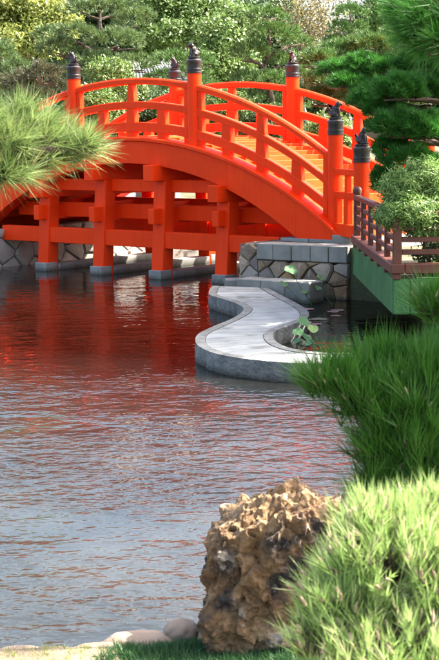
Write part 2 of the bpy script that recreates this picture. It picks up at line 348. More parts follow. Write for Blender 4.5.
def rubble_wall(name, p0, p1, z0, z1, size, m, seed, label, depth=.12, coping=None, cop_from=0, cat='wall'):
    rng = random.Random(seed)
    d = (p1-p0); ln = d.length; d.normalize(); nrm = Vector((d.y, -d.x, 0))     # right-hand normal = outward
    root = empty(name, (p0.x, p0.y, 0), 0, label, cat)
    def P(u, z, o): return d*u+nrm*o+Vector((0, 0, z))
    bm = bmesh.new()
    prism(bm, [P(0, z0, -.3), P(ln, z0, -.3), P(ln, z0, .0), P(0, z0, .0)], [P(0, z1-.01, -.3), P(ln, z1-.01, -.3), P(ln, z1-.01, 0), P(0, z1-.01, 0)])
    bm_obj('mortar_core', bm, M['mortar'], root)
    def stones(u0, u1, za, zb):
        for c in voronoi_cells(u1-u0, zb-za, size, rng):
            cx = sum(q[0] for q in c)/len(c); cy = sum(q[1] for q in c)/len(c)
            g_ = .0075; pr = depth*rng.uniform(.55, 1.0); bm = bmesh.new()
            def ring(k, o, j=0): return [P(u0+cx+(q[0]-cx)*k+rng.uniform(-j, j), za+cy+(q[1]-cy)*k+rng.uniform(-j, j), o) for q in c]
            rr = max(.05, math.sqrt((u1-u0)*(zb-za)/max(1, len(c)))*.3)
            k0 = 1-g_/max(.06, min(.3, size*.45))
            rings = [ring(k0, .002), ring(k0, pr*.62, .006), ring(k0*.86, pr, .012)]
            vs_ = [[bm.verts.new(v) for v in r_] for r_ in rings]; m_ = len(c)
            for a, b in zip(vs_, vs_[1:]):
                for i in range(m_): bm.faces.new((a[i], a[(i+1) % m_], b[(i+1) % m_], b[i]))
            cv = bm.verts.new(P(u0+cx+rng.uniform(-.03, .03), za+cy, pr*1.12))
            for i in range(m_): bm.faces.new((vs_[-1][i], vs_[-1][(i+1) % m_], cv))
            bm_obj('stone', bm, m, root)
    if coping:
        stones(0, cop_from, z0, z1) if cop_from > .1 else None
        stones(cop_from, ln, z0, z1-coping)
        u = cop_from
        while u < ln-.05:
            wv = min(rng.uniform(.3, .52), ln-u)
            if ln-u-wv < .2: wv = ln-u
            bm = bmesh.new(); o = depth*rng.uniform(.95, 1.15); e = .006
            prism(bm, [P(u+e, z1-coping+.006, -.32), P(u+wv-e, z1-coping+.006, -.32), P(u+wv-e, z1-coping+.006, o), P(u+e, z1-coping+.006, o)],
                      [P(u+e, z1+.012, -.32), P(u+wv-e, z1+.012, -.32), P(u+wv-e, z1+.012, o), P(u+e, z1+.012, o)])
            bm_obj('coping_stone', bm, M['coping'], root, bevel=.012)
            u += wv
    else: stones(0, ln, z0, z1)
    return root
rubble_wall('retaining_wall', A_, B_, -.25, .88, .36, M['stone'], 3, 'rubble stone wall with dressed grey coping below the bridge landing', .13, .27, .36)
rubble_wall('retaining_wall', L(3.74, 7.2), A_, -.25, .87, .5, M['stone'], 5, 'rubble stone wall under the bridge end beside the landing')
rubble_wall('retaining_wall', L(-3.74, -1.3), L(-3.74, 7.2), -.25, .82, .5, M['stone_pale'], 7, 'pale rubble stone wall crossing under the far foot of the bridge')
rubble_wall('retaining_wall', L(-3.74, 7.2), L(3.74, 7.2), -.25, .82, .5, M['stone_pale'], 8, 'pale rubble stone wall along the bank behind the bridge')
rubble_wall('retaining_wall', L(-9, -1.6), L(-3.74, -1.3), -.25, .82, .5, M['stone'], 9, 'shaded rubble stone wall on the bank beside the pine branch')

# landing pavement: slabs
lp = tag(bpy.data.objects.new('landing_pavement', None), kind='structure'); COL.objects.link(lp)
tag(lp, 'grey stone slab landing at the foot of the bridge', 'pavement')
rng = random.Random(2)
for i in range(6):
    for j in range(5):
        t0 = 3.80+i*.62; w0 = -1.2+j*.92
        c = L(t0+.31, w0+.46)
        if c.x > 2.3+(.5 if c.y > 23.4 else 0) and c.y < 23.9: continue
        # keep behind the wall line
        dA = (B_-A_).normalized(); nA = Vector((dA.y, -dA.x, 0))
        corners = [L(t0+.006, w0+.006), L(t0+.614, w0+.006), L(t0+.614, w0+.914), L(t0+.006, w0+.914)]
        if max((q-A_).dot(nA) for q in corners) > -.30: continue
        bm = bmesh.new(); z = .905+rng.uniform(-.003, .003)
        prism(bm, [q+Vector((0, 0, .82)) for q in corners], [q+Vector((0, 0, z)) for q in corners])
        bm_obj('paving_slab', bm, M['paving'], lp, bevel=.006)

# ---------------------------------------------------------------- the bridge
br = empty('arched_bridge', O, -TH, 'vermilion arched timber footbridge with railings, black post caps and small lions', 'bridge')
RC = 8.3
def arc(apex, t, r=RC): return apex-(r-math.sqrt(max(.01, r*r-t*t)))
def curved(name, t0, t1, top, bot, w0, w1, mt, parent, step=.12, bevel=0, round_top=False):
    n_ = max(2, int((t1-t0)/step)); bm = bmesh.new(); rings = []
    for i in range(n_+1):
        t = t0+(t1-t0)*i/n_; zt, zb = top(t), bot(t)
        if bevel:
            b = bevel
            pr = [(w0, zb+b*.5), (w0, zt-b), (w0+b, zt), (w1-b, zt), (w1, zt-b), (w1, zb+b*.5), (w1-b*.5, zb), (w0+b*.5, zb)]
        else: pr = [(w0, zb), (w0, zt), (w1, zt), (w1, zb)]
        rings.append([bm.verts.new((t, a, z)) for a, z in pr])
    m_ = len(rings[0])
    for a, b in zip(rings, rings[1:]):
        for k in range(m_): bm.faces.new((a[k], a[(k+1) % m_], b[(k+1) % m_], b[k]))
    bm.faces.new(rings[0][::-1]); bm.faces.new(rings[-1])
    return bm_obj(name, bm, mt, parent, 28)
V = M['vermilion']
for sgn, base in ((1, 0.0), (-1, W)):
    f = lambda a: base+sgn*a
    lo, hi = sorted((f(-.22), f(.12)))
    lo2, hi2 = sorted((f(-.27), f(.14))); JT = [-5.15, -3.55, -1.35, .62, 2.55, 4.1, 5.15]
    for a, b in zip(JT, JT[1:]):
        gd = curved('girder', a+.002, b-.002, lambda t: arc(2.66, t), lambda t: arc(2.22, t, 7.1), lo, hi, V, br, bevel=.015)
        curved('girder_moulding', a+.0015, b-.0015, lambda t: arc(2.735, t), lambda t: arc(2.655, t), lo2, hi2, V, gd, bevel=.02)
curved('girder', -5.1, 5.1, lambda t: arc(2.58, t), lambda t: arc(2.24, t, 7.3), W/2-.13, W/2+.13, V, br)
# deck: level treads that step down either side
nt_ = 38; t0 = -5.13; dt = 10.26/nt_
for i in range(nt_):
    a = t0+i*dt; mid = a+dt/2; z = arc(2.755, mid); drop = .05+abs(mid)/RC*dt*1.35+.03
    box('plank', a+.003, a+dt-.003, .15, W-.15, z-drop, z, M['deck'], br, .006)
# piles, caps, ties
BT = [-2.39, -.797, .797, 2.39]
for t in BT:
    gb = arc(2.22, t, 7.1)
    box('crosshead', t-.12, t+.12, -.47, W+.47, gb-.29, gb+.02, V, br, .01)
    box('tie_beam', t-.075, t+.075, -.40, W+.40, 1.06, 1.36, V, br, .01)
    for near in (True, False):
        s = 1 if near else -1
        wb = -.14 if near else W+.14; sh = .15*s*(gb-.29+.4)/2.1
        box('pile', t-.15, t+.15, wb-.15, wb+.15, -.4, gb-.288, V, br, .012, (0, sh))
        box('pile_shoe', t-.162, t+.162, wb-.162-.02*s, wb+.162-.02*s, -.4, .165, M['concrete'], br, .012)
    box('footing_beam', t-.17, t+.17, .05, W-.05, -.4, .13, M['concrete'], br, .01)
for s, base in ((1, 0.0), (-1, W)):
    def span(a, b): return sorted((base+s*a, base+s*b))
    a, b = span(-.17, .05); box('stringer', -3.7, 3.7, a, b, .585, .90, V, br, .01)
    a, b = span(.32, .5); box('stringer', -3.7, 3.7, a, b, 1.10, 1.40, V, br, .01)
    a, b = span(.06, .2); box('stringer', -2.5, 2.5, a, b, 1.66, 1.90, V, br, .01)

# lion figures
def make_lion():
    bm = bmesh.new()
    def ell(c, r, rot=None):
        mtx = Matrix.Translation(c)
        if rot: mtx = mtx @ Matrix.Rotation(rot[0], 4, rot[1])
        mtx = mtx @ Matrix.Diagonal((*r, 1)); bmesh.ops.create_icosphere(bm, subdivisions=3, radius=1, matrix=mtx)
    ell((-.035, 0, .065), (.07, .062, .065))            # haunches
    ell((.005, 0, .115), (.052, .05, .085), (R(-18), 'Y'))  # trunk
    ell((.035, 0, .145), (.042, .05, .055))             # chest, mane
    ell((.045, 0, .205), (.05, .055, .05))              # mane
    ell((.068, 0, .215), (.04, .038, .036))             # head
    ell((.105, 0, .205), (.024, .026, .02))             # muzzle
    for s in (-1, 1):
        ell((.065, s*.03, .07), (.018, .017, .075))     # fore leg
        ell((.082, s*.03, .012), (.03, .019, .014))     # paw
        ell((-.01, s*.055, .04), (.06, .022, .042))     # thigh
        ell((.03, s*.062, .014), (.035, .018, .014))    # hind paw
        ell((.05, s*.038, .25), (.014, .012, .018))     # ear
    ell((-.095, 0, .09), (.022, .018, .05), (R(20), 'Y'))   # tail
    ell((-.10, 0, .14), (.02, .022, .028))
    me = bpy.data.meshes.new('lion'); bm.to_mesh(me); bm.free()
    o = bpy.data.objects.new('tmp', me); COL.objects.link(o)
    md = o.modifiers.new('r', 'REMESH'); md.mode = 'VOXEL'; md.voxel_size = .0075; md.use_smooth_shade = True
    dg = bpy.context.evaluated_depsgraph_get(); dg.update()
    me2 = bpy.data.meshes.new_from_object(o.evaluated_get(dg)); bpy.data.objects.remove(o)
    for v in me2.vertices: v.co += v.normal*(noise.noise(v.co*70)*.004)
    me2.materials.clear(); me2.materials.append(M['lion']); return me2
LION = make_lion()
CAP = [(.142, 0), (.150, .004), (.150, .03), (.143, .036), (.143, .055), (.150, .06), (.150, .085), (.138, .095), (.140, .17), (.146, .19), (.146, .205), (.152, .212), (.152, .24),
       (.138, .25), (.120, .265), (.108, .275), (.118, .285), (.118, .305), (.10, .312)]
rl = random.Random(4)
def newel(t, wv, zb, zt, parent=br, face=0, tilt=0):
    p = lathe('newel_post', [(.135, 0), (.135, zt-zb)], V, parent, 28, (0, 0, 0)); p.location = (t, wv, zb)
    c = lathe('post_cap', CAP, M['bronze'], p, 28, (0, 0, zt-zb))
    l = link('lion_figure', LION, None, p); l.location = (0, 0, zt-zb+.308); l.rotation_euler = (0, 0, face); s = rl.uniform(.92, 1.08); l.scale = (s, s*.98, s)
    return p
PT = [-4.81, -1.6, 1.6, 4.81]
for wv in (0.0, W):
    for k, t in enumerate(PT):
        inner = abs(t) < 2
        newel(t, wv, (arc(2.735, t)-.02) if inner else .86, 3.90 if inner else 2.72, br, (0 if t > 0 else math.pi)+rl.uniform(-.6, .6) if k % 2 else rl.uniform(-2.5, 2.5))
    hw = .07
    for a, b in zip(PT, PT[1:]):
        a2, b2 = a+.12, b-.12
        curved('handrail', a2, b2, lambda t: arc(3.87, t), lambda t: arc(3.745, t), wv-.075, wv+.075, V, br, bevel=.03)
        curved('middle_rail', a2, b2, lambda t: arc(3.42, t), lambda t: arc(3.28, t), wv-hw, wv+hw, V, br, bevel=.012)
        curved('bottom_rail', a2, b2, lambda t: arc(3.02, t), lambda t: arc(2.835, t), wv-.08, wv+.08, V, br, bevel=.012)
        def strut(nm, t, hwb, hwt, dep, zt, zb):
            bm = bmesh.new()
            q = lambda tt, wd, z: (tt, wv+wd, z)
            prism(bm, [q(t-hwb, -dep, arc(zb, t-hwb)), q(t+hwb, -dep, arc(zb, t+hwb)), q(t+hwb, dep, arc(zb, t+hwb)), q(t-hwb, dep, arc(zb, t-hwb))],
                      [q(t-hwt, -dep, arc(zt, t-hwt)), q(t+hwt, -dep, arc(zt, t+hwt)), q(t+hwt, dep, arc(zt, t+hwt)), q(t-hwt, dep, arc(zt, t-hwt))])
            bm_obj(nm, bm, V, br, bevel=.008)
        for k, fr in enumerate((.25, .5, .75)):
            t = a+(b-a)*fr
            strut('baluster', t, .115, .10, .066, 3.285, 3.015)
            strut('rail_block', t, .10, .10, .07, 2.84, 2.72)
        strut('upper_strut', (a+b)/2, .10, .065, .058, 3.75, 3.415)
        for t, s in ((a, 1), (b, -1)):
            c = t+s*.175
            strut('stile', c, .05, .045, .062, 3.75, 2.72)
# stone blocks at the girder feet
for wv in (-.05, W+.05):
    for s in (1, -1):
        box('foot_stone', s*5.15-.2, s*5.15+.2, wv-.26, wv+.26, .8, 1.0, M['coping'], br, .012)
# splayed wing rails at the landing
def wing(p0, p1, ztop):
    d = Vector((p1[0]-p0[0], p1[1]-p0[1], 0)); ln = d.length; d.normalize(); nrm = Vector((-d.y, d.x, 0))
    newel(p1[0], p1[1], .86, ztop, br, math.atan2(d.y, d.x)+.8)
    def bar(nm, u0, u1, z0, z1, h):
        bm = bmesh.new(); b = Vector((p0[0], p0[1], 0))
        r = lambda z: [b+d*u0+nrm*-h+Vector((0, 0, z)), b+d*u1+nrm*-h+Vector((0, 0, z)), b+d*u1+nrm*h+Vector((0, 0, z)), b+d*u0+nrm*h+Vector((0, 0, z))]
        prism(bm, r(z0), r(z1)); bm_obj(nm, bm, V, br, bevel=.01)
    bar('handrail', .12, ln-.12, 2.03, 2.14, .06)
    bar('middle_rail', .12, ln-.12, 1.62, 1.75, .055)
    bar('bottom_rail', .12, ln-.12, .98, 1.20, .07)
    bar('baluster', ln*.5-.1, ln*.5+.1, 1.19, 1.63, .05); bar('upper_strut', ln*.5-.06, ln*.5+.06, 1.74, 2.035, .045)
    bar('stile', .14, .24, 1.19, 1.625, .05); bar('stile', ln-.24, ln-.14, 1.19, 1.625, .05)
def to_local(p): q = p-O; return (q.dot(AX), q.dot(TR))
wp = to_local(Vector((2.40, 23.5, 0)))
wing((4.81, 0), wp, 2.26)
wing((4.81, W), (4.81+(wp[0]-4.81), W-wp[1]), 2.26)

# ---------------------------------------------------------------- curved stone path in the pond
LZ = [(95,75),(85,90),(90,103),(140,118),(180,135),(183,150),(150,172),(95,195),(55,215),(45,235),(60,255),(110,275),(200,290),(310,300),(420,303),(540,303),(700,300)]
RZ = [(250,78),(265,86),(285,97),(320,115),(365,140),(378,160),(360,180),(310,195),(278,208),(272,225),(290,245),(340,262),(410,270),(500,272),(600,270),(700,266)]
SZ = .22
def cr_spline(P, n_):
    P = [Vector(p) for p in P]; Q = [P[0]*2-P[1]]+P+[P[-1]*2-P[-2]]; out = []
    segs = len(P)-1
    for i in range(n_+1):
        u = i/n_*segs; k = min(int(u), segs-1); f_ = u-k
        p0, p1, p2, p3 = Q[k], Q[k+1], Q[k+2], Q[k+3]
        out.append(.5*((2*p1)+(p2-p0)*f_+(2*p0-5*p1+4*p2-p3)*f_**2+(3*p1-p0-3*p2+p3)*f_**3))
    return out
def resample(P, n_):
    d = [0]
    for a, b in zip(P, P[1:]): d.append(d[-1]+(b-a).length)
    out = []; k = 0
    for i in range(n_+1):
        s = d[-1]*i/n_
        while k < len(d)-2 and d[k+1] < s: k += 1
        out.append(P[k].lerp(P[k+1], (s-d[k])/max(1e-9, d[k+1]-d[k])))
    return out
Lw = cr_spline([at_z(180+a/2.927, 260+b/2.927, SZ) for a, b in LZ], 160)
Rw = cr_spline([at_z(180+a/2.927, 260+b/2.927, SZ) for a, b in RZ], 160)
# pair the two edges by matching along the centre line
NSEG = 96
Lr = resample(Lw, NSEG)
Rr = []
rf = resample(Rw, 400); k = 0
ls = resample(Lw, NSEG)
for i in range(NSEG+1):
    # monotone nearest point blended with arc-length parameter
    lo = max(k, int(400*max(0, i/NSEG-.10))); hi = max(lo+1, int(400*min(1, i/NSEG+.10)))
    best = min(range(lo, hi+1 if hi < 400 else 401), key=lambda q: (rf[q]-ls[i]).length+abs(q/400-i/NSEG)*4)
    k = best; Rr.append(rf[best])
for _ in range(6): Rr = [Rr[0]]+[(Rr[i-1]+Rr[i]*2+Rr[i+1])/4 for i in range(1, NSEG)]+[Rr[-1]]
cp = bpy.data.objects.new('curved_path', None); COL.objects.link(cp); tag(cp, 'curving grey stone walkway winding low over the pond', 'path', kind='structure')
def strip(name, i0, i1, fa, fb, z0, z1, mt, gap=.004, bev=.006, rough=0, seed=0):
    """block of the walkway between stations i0..i1 and cross fractions fa..fb (functions of station)"""
    bm = bmesh.new(); rr = random.Random(seed); top = []; bot = []
    sta = list(range(i0, i1+1))
    A = [Lr[i].lerp(Rr[i], fa(i)) for i in sta]; B = [Lr[i].lerp(Rr[i], fb(i)) for i in sta]
    def inset(Pl):
        Pl = [p.copy() for p in Pl]
        d0 = (Pl[1]-Pl[0]); d1 = (Pl[-2]-Pl[-1])
        if d0.length > 1e-6: Pl[0] += d0.normalized()*min(gap, d0.length*.4)
        if d1.length > 1e-6: Pl[-1] += d1.normalized()*min(gap, d1.length*.4)
        return Pl
    A = inset(A); B = inset(B)
    ring = A+B[::-1]
    def j(): return rr.uniform(-rough, rough)
    r0 = [Vector((p.x+j(), p.y+j(), z0)) for p in ring]; r1 = [Vector((p.x, p.y, z1)) for p in ring]
    if z1-z0 > .1 and rough:
        c = sum((Vector((p.x, p.y, 0)) for p in ring), Vector())/len(ring)
        mids = [Vector((p.x+j(), p.y+j(), z0+(z1-z0)*.6)) for p in ring]
        R_ = [r0, mids, r1]
    else: R_ = [r0, r1]
    vs_ = [[bm.verts.new(v) for v in r_] for r_ in R_]; m_ = len(ring)
    for a, b in zip(vs_, vs_[1:]):
        for q in range(m_): bm.faces.new((a[q], a[(q+1) % m_], b[(q+1) % m_], b[q]))
    # caps as quads across
    n_ = len(sta)
    for vv, flip in ((vs_[0], True), (vs_[-1], False)):
        for q in range(n_-1):
            f_ = [vv[q], vv[q+1], vv[m_-2-q], vv[m_-1-q]]
            bm.faces.new(f_[::-1] if flip else f_)
    return bm_obj(name, bm, mt, cp)
def ew(i): return min(.3, .13/max(.2, (Lr[i]-Rr[i]).length))
zero = lambda i: 0.0; one = lambda i: 1.0
strip('path_core', 0, NSEG, lambda i: ew(i)*.5, lambda i: 1-ew(i)*.5, -.3, SZ-.03, M['mortar'])
for k in range(0, NSEG, 8):
    strip('edge_stone', k, k+8, zero, ew, -.3, SZ, M['kerb'], .004, rough=.018, seed=k)
    strip('edge_stone', k, k+8, lambda i: 1-ew(i), one, -.3, SZ, M['kerb'], .004, rough=.018, seed=k+1)
for k in range(0, NSEG, 4):
    strip('paving_slab', k, k+4, lambda i: ew(i)+.008, lambda i: 1-ew(i)-.008, SZ-.1, SZ-.008, M['paving'], .008)
# step between walkway and landing
sp = [at_z(230+a/3.658, 220+b/3.658, .34) for a, b in ((25, 213), (290, 231))]
d = (sp[1]-sp[0]); d.z = 0; d.normalize(); nn = Vector((-d.y, d.x, 0))
stp = empty('stone_step', (sp[0].x, sp[0].y, 0), math.atan2(d.y, d.x), 'low grey stone step at the base of the rubble wall', 'step')
ln = (sp[1]-sp[0]).length
for k in range(3): box('step_stone', ln*k/3+.004, ln*(k+1)/3-.004, 0, .42, -.3, .335+.004*k, M['coping'], stp, .012)
b_ = at_z(223, 281.5, .2)
sb = box('mooring_stone', -.19, .19, -.16, .16, -.3, .25, M['coping'], None, .02); sb.location = (.30, 24.45, 0); sb.rotation_euler = (0, 0, .1)
tag(sb, 'small squared grey stone beside the front bridge pile', 'stone')

# ---------------------------------------------------------------- green platform and brown fence
PLANT = []
PX, PY, PE = 2.22, 17.8, 23.25
pf = empty('viewing_platform', (PX, PY, 0), 0, 'rough green rendered platform edge jutting over the water', 'platform')
box('side_wall', 0, .22, 0, PE-PY, .42, .885, M['green'], pf, .02)
box('front_wall', .22, 5.5, 0, .22, .42, .885, M['green'], pf, .02)
box('platform_slab', .2, 5.5, .2, PE-PY-.02, .60, .875, M['ground'], pf, .01)
for x, y in ((1.3, .9), (1.3, 3.0), (3.6, .9)): box('support_pier', x-.2, x+.2, y-.2, y+.2, -.6, .61, M['concrete'], pf, .01)
for k, (x, y) in enumerate(((.75, .55), (1.6, .6), (1.1, 1.4), (2.4, .7))): PLANT.append((PX+x, PY+y))
fc = empty('timber_fence', (PX, PY, .88), 0, 'dark brown timber fence with horizontal rails on the green platform', 'fence')
Bn = M['brown']; D = PE-PY
box('base_beam', -.03, .15, -.03, D-.1, .07, .20, Bn, fc, .012)
box('base_beam', .15, 5.4, -.03, .15, .07, .20, Bn, fc, .012)
for y in [.05+i*.86 for i in range(7)]: box('packer', 0, .10, y, y+.10, 0, .072, Bn, fc, .006)
for x in [.9+i*.95 for i in range(5)]: box('packer', x, x+.10, 0, .10, 0, .072, Bn, fc, .006)
box('packer', .0, .10, -.015, .05, 0, .071, Bn, fc, .006)
posts = [.06]+[.06+(D-.3)*k/5 for k in range(1, 6)]
for k, y in enumerate(posts):
    big_ = k in (0, 5); h = .055 if big_ else .04
    box('post', .06-h, .06+h, y-h, y+h, .195, .90 if k == 5 else .80, Bn, fc, .008)
lathe('post_finial', [(.07, 0), (.075, .03), (.075, .06), (.06, .09), (.035, .11)], Bn, fc, 16, (.06, posts[-1], .89))
for z0, z1, h in ((.79, .865, .05), (.62, .69, .022), (.47, .54, .022), (.31, .38, .022)):
    for a, b in zip(posts, posts[1:]): box('rail', .06-h, .06+h, a+.045, b-.045 if z0 < .7 else b+.0449, z0, z1, Bn, fc, .008)
xs = [.06+k*1.05 for k in range(1, 6)]
for x in xs: box('post', x-.04, x+.04, .02, .10, .195, .80, Bn, fc, .008)
for z0, z1, h in ((.79, .865, .05), (.62, .69, .022), (.47, .54, .022), (.31, .38, .022)):
    xa = [.06]+xs
    for a, b in zip(xa, xa[1:]): box('rail', a+.058, b-.045 if z0 < .7 else b+.0575, .06-h, .06+h, z0, z1, Bn, fc, .008)

# ---------------------------------------------------------------- foliage builders
def build_tris(name, P, var, mt, parent):
    """P: (n,k,3) polygons with k corners, var: (n,)"""
    n_, k_, _ = P.shape
    me = bpy.data.meshes.new(name)
    me.vertices.add(n_*k_); me.vertices.foreach_set('co', P.reshape(-1).astype(np.float32))
    me.loops.add(n_*k_); me.loops.foreach_set('vertex_index', np.arange(n_*k_, dtype=np.int32))
    me.polygons.add(n_); me.polygons.foreach_set('loop_start', np.arange(0, n_*k_, k_, dtype=np.int32))
    me.update(calc_edges=True)
    a = me.attributes.new('var', 'FLOAT', 'POINT'); a.data.foreach_set('value', np.repeat(var, k_).astype(np.float32))
    o = link(name, me, mt, parent); return o
def unit(v): return v/np.maximum(1e-9, np.linalg.norm(v, axis=-1, keepdims=True))
def needles(tips_p, tips_d, per, ln, wd, spread, rng, shoot=.06, curve=0.0):
    """brush of needles round each shoot (position, direction)"""
    n_ = len(tips_p); p = np.repeat(tips_p, per, 0); d = np.repeat(unit(tips_d), per, 0); m_ = len(p)
    rv = unit(rng.normal(size=(m_, 3))); perp = unit(rv-(rv*d).sum(1, keepdims=True)*d)
    u = rng.random((m_, 1)); ang = spread*(.35+.75*rng.random((m_, 1)))*(1.15-.55*u)
    nd = d*np.cos(ang)+perp*np.sin(ang)
    base = p-d*shoot*(1-u)
    l = ln*(.65+.45*rng.random((m_, 1)))
    side = unit(np.cross(nd, unit(rng.normal(size=(m_, 3)))))*wd*.5
    tip = base+nd*l; tip[:, 2] -= curve*l[:, 0]
    P = np.stack([base-side, base+side, tip], 1)
    var = np.clip(np.repeat(rng.random(n_), per)*.45+rng.random(m_)*.55, 0, 1)
    return P, var
def on_ellipsoid(c, r, n_, rng, up=.35, shell=.35, low=-.5):
    out = np.zeros((0, 3))
    while len(out) < n_:
        v = unit(rng.normal(size=(n_*2, 3))+np.array([0, 0, up])); v = v[v[:, 2] > low]; out = np.vstack([out, v])
    v = out[:n_]; k = 1-shell*rng.random((n_, 1))**1.6
    # lumpy outline
    ph = rng.uniform(0, 6.28, 6)
    k = k*(1+.20*np.sin(v[:, :1]*5+ph[0])*np.cos(v[:, 1:2]*5+ph[1])+.13*np.sin(v[:, 2:3]*7+v[:, :1]*8+ph[2])+.06*np.sin(v[:, 1:2]*13+ph[3]))
    return np.array(c)+v*np.array(r)*k, v
def branch_path(a, b, sag, rng, n_=5):
    a, b = Vector(a), Vector(b); out = []
    for i in range(n_+1):
        u = i/n_; p = a.lerp(b, u); p.z += sag*math.sin(u*math.pi)
        j = .05*(b-a).length*math.sin(u*math.pi)
        out.append(p+Vector((rng.uniform(-j, j), rng.uniform(-j, j), rng.uniform(-j, j)*.5)))
    return out
def pine(name, base, pads, label, mt, bark='bark', seed=0, group=None, tufts=260, per=14, ln=.16, wd=.018, trunk_r=.11, top=None, cat='tree', lean=(0, 0)):
    """pads: (centre Vector, rx, ry, rz)"""
    rng = np.random.default_rng(seed); pr = random.Random(seed)
    root = empty(name, base, 0, label, cat, group); base = Vector(base)
    top = top or max(pads, key=lambda q: q[0].z)[0]
    bm = bmesh.new(); pts = []
    for i in range(9):
        u = i/8; p = base.lerp(Vector(top), u); j = .05*(Vector(top)-base).length*math.sin(u*math.pi)
        pts.append(p-base+Vector((pr.uniform(-j, j), pr.uniform(-j, j), 0)))
    pts[0].z -= .1
    tube_bm(bm, pts, [trunk_r*(1.25 if i == 0 else 1)*(1-.8*i/8) for i in range(9)], 9)
    bm_obj('trunk', bm, M[bark], root, 60)
    Ps, Vs = [], []
    for c, rx, ry, rz in pads:
        # limb from trunk to pad
        zt = min(max(c.z-rz*.7-.25, base.z+.3), top.z-.05); u = (zt-base.z)/max(.1, (top.z-base.z)); u = min(.97, max(.05, u))
        k = u*8; i0 = min(7, int(k)); st = pts[i0].lerp(pts[i0+1], k-i0)
        bm = bmesh.new(); e = c-base-Vector((0, 0, rz*.45))
        bp = branch_path(st, e, .05, pr); tube_bm(bm, bp, [trunk_r*.5*(1-.7*i/5) for i in range(6)], 6)
        for q in range(3):
            e2 = e+Vector((pr.uniform(-.7, .7)*rx, pr.uniform(-.7, .7)*ry, pr.uniform(-.1, .3)*rz))
            tube_bm(bm, branch_path(bp[3], e2, .02, pr, 3), [trunk_r*.25*(1-.6*i/3) for i in range(4)], 5)
        bm_obj('branch', bm, M[bark], root, 60)
        n_ = max(30, int(tufts*(rx*ry+rx*rz+ry*rz)/3/.35))
        cc = c-base
        p, v = on_ellipsoid((cc.x, cc.y, cc.z), (rx, ry, rz), n_, rng, .55, .30, -.28)
        P, va = needles(p, v*np.array([1, 1, .6])+np.array([0, 0, .6]), per, ln, wd, 1.0, rng, ln*.4)
        Ps.append(P); Vs.append(va)
    o = build_tris('crown', np.vstack(Ps), np.concatenate(Vs), mt, root); o['kind'] = 'stuff'
    return root
def leaves_at(p, v, per, size, rng, scatter, asp=.28):
    n_ = len(p)*per; c = np.repeat(p, per, 0)+rng.normal(size=(n_, 3))*scatter
    nrm = unit(np.repeat(v, per, 0)*.6+rng.normal(size=(n_, 3))*.8+np.array([0, 0, .5]))
    a = unit(np.cross(nrm, rng.normal(size=(n_, 3)))); b = np.cross(nrm, a); s = size*(.6+.8*rng.random((n_, 1)))
    P = np.stack([c-a*s*.6, c+b*s*asp, c+a*s*.6, c-b*s*asp], 1)
    var = np.clip(np.repeat(rng.random(len(p)), per)*.5+rng.random(n_)*.5, 0, 1)
    return P, var
def broadleaf(name, base, clumps, label, mt, bark='bark', seed=0, group=None, n=900, per=8, size=.12, trunk_r=.12, cat='tree', stems=1, scatter=.12, shell=.6, asp=.28):
    rng = np.random.default_rng(seed); pr = random.Random(seed)
    base = Vector(base); root = empty(name, base, 0, label, cat, group)
    cen = sum((c for c, *_ in clumps), Vector())/len(clumps)
    forks = []
    bm = bmesh.new()
    for s in range(stems):
        f = base.lerp(cen, .55)-base+Vector(((s-(stems-1)/2)*.9, pr.uniform(-.2, .2), 0)) ; forks.append(f)
        tube_bm(bm, branch_path((0, 0, -.1), f, 0, pr, 6), [trunk_r*(1-.5*i/6) for i in range(7)], 9)
    bm_obj('trunk', bm, M[bark], root, 60)
    Ps, Vs = [], []
    for c, rx, ry, rz in clumps:
        f = min(forks, key=lambda q: (q-(c-base)).length)
        bm = bmesh.new(); bp = branch_path(f, c-base, .1, pr, 5); tube_bm(bm, bp, [trunk_r*.5*(1-.75*i/5) for i in range(6)], 6)
        for q in range(4):
            e2 = c-base+Vector((pr.uniform(-.8, .8)*rx, pr.uniform(-.8, .8)*ry, pr.uniform(-.3, .8)*rz))
            tube_bm(bm, branch_path(bp[pr.choice((2, 3, 4))], e2, .05, pr, 4), [trunk_r*.2*(1-.7*i/4) for i in range(5)], 5)
        bm_obj('branch', bm, M[bark], root, 60)
        k = max(20, int(n*(rx*ry+rx*rz+ry*rz)/3)); cc = c-base
        p, v = on_ellipsoid((cc.x, cc.y, cc.z), (rx, ry, rz), k, rng, .25, shell, -.9)
        P, va = leaves_at(p, v, per, size, rng, scatter, asp); Ps.append(P); Vs.append(va)
    o = build_tris('crown', np.vstack(Ps), np.concatenate(Vs), mt, root); o['kind'] = 'stuff'
    return root
def pads_px(L_, Y, ry=1.0):
    """(px, py, rx_px, rz_px[, dY]) -> pads in metres"""
    out = []
    for q in L_:
        y = Y+(q[4] if len(q) > 4 else 0); c = at(q[0], q[1], y); s = y/FPX
        out.append((c, q[2]*s, q[2]*s*ry, q[3]*s))
    return out
def gz(px, Y, z=.85):
    a = at(px, 200, Y); return Vector((a.x, Y, z))

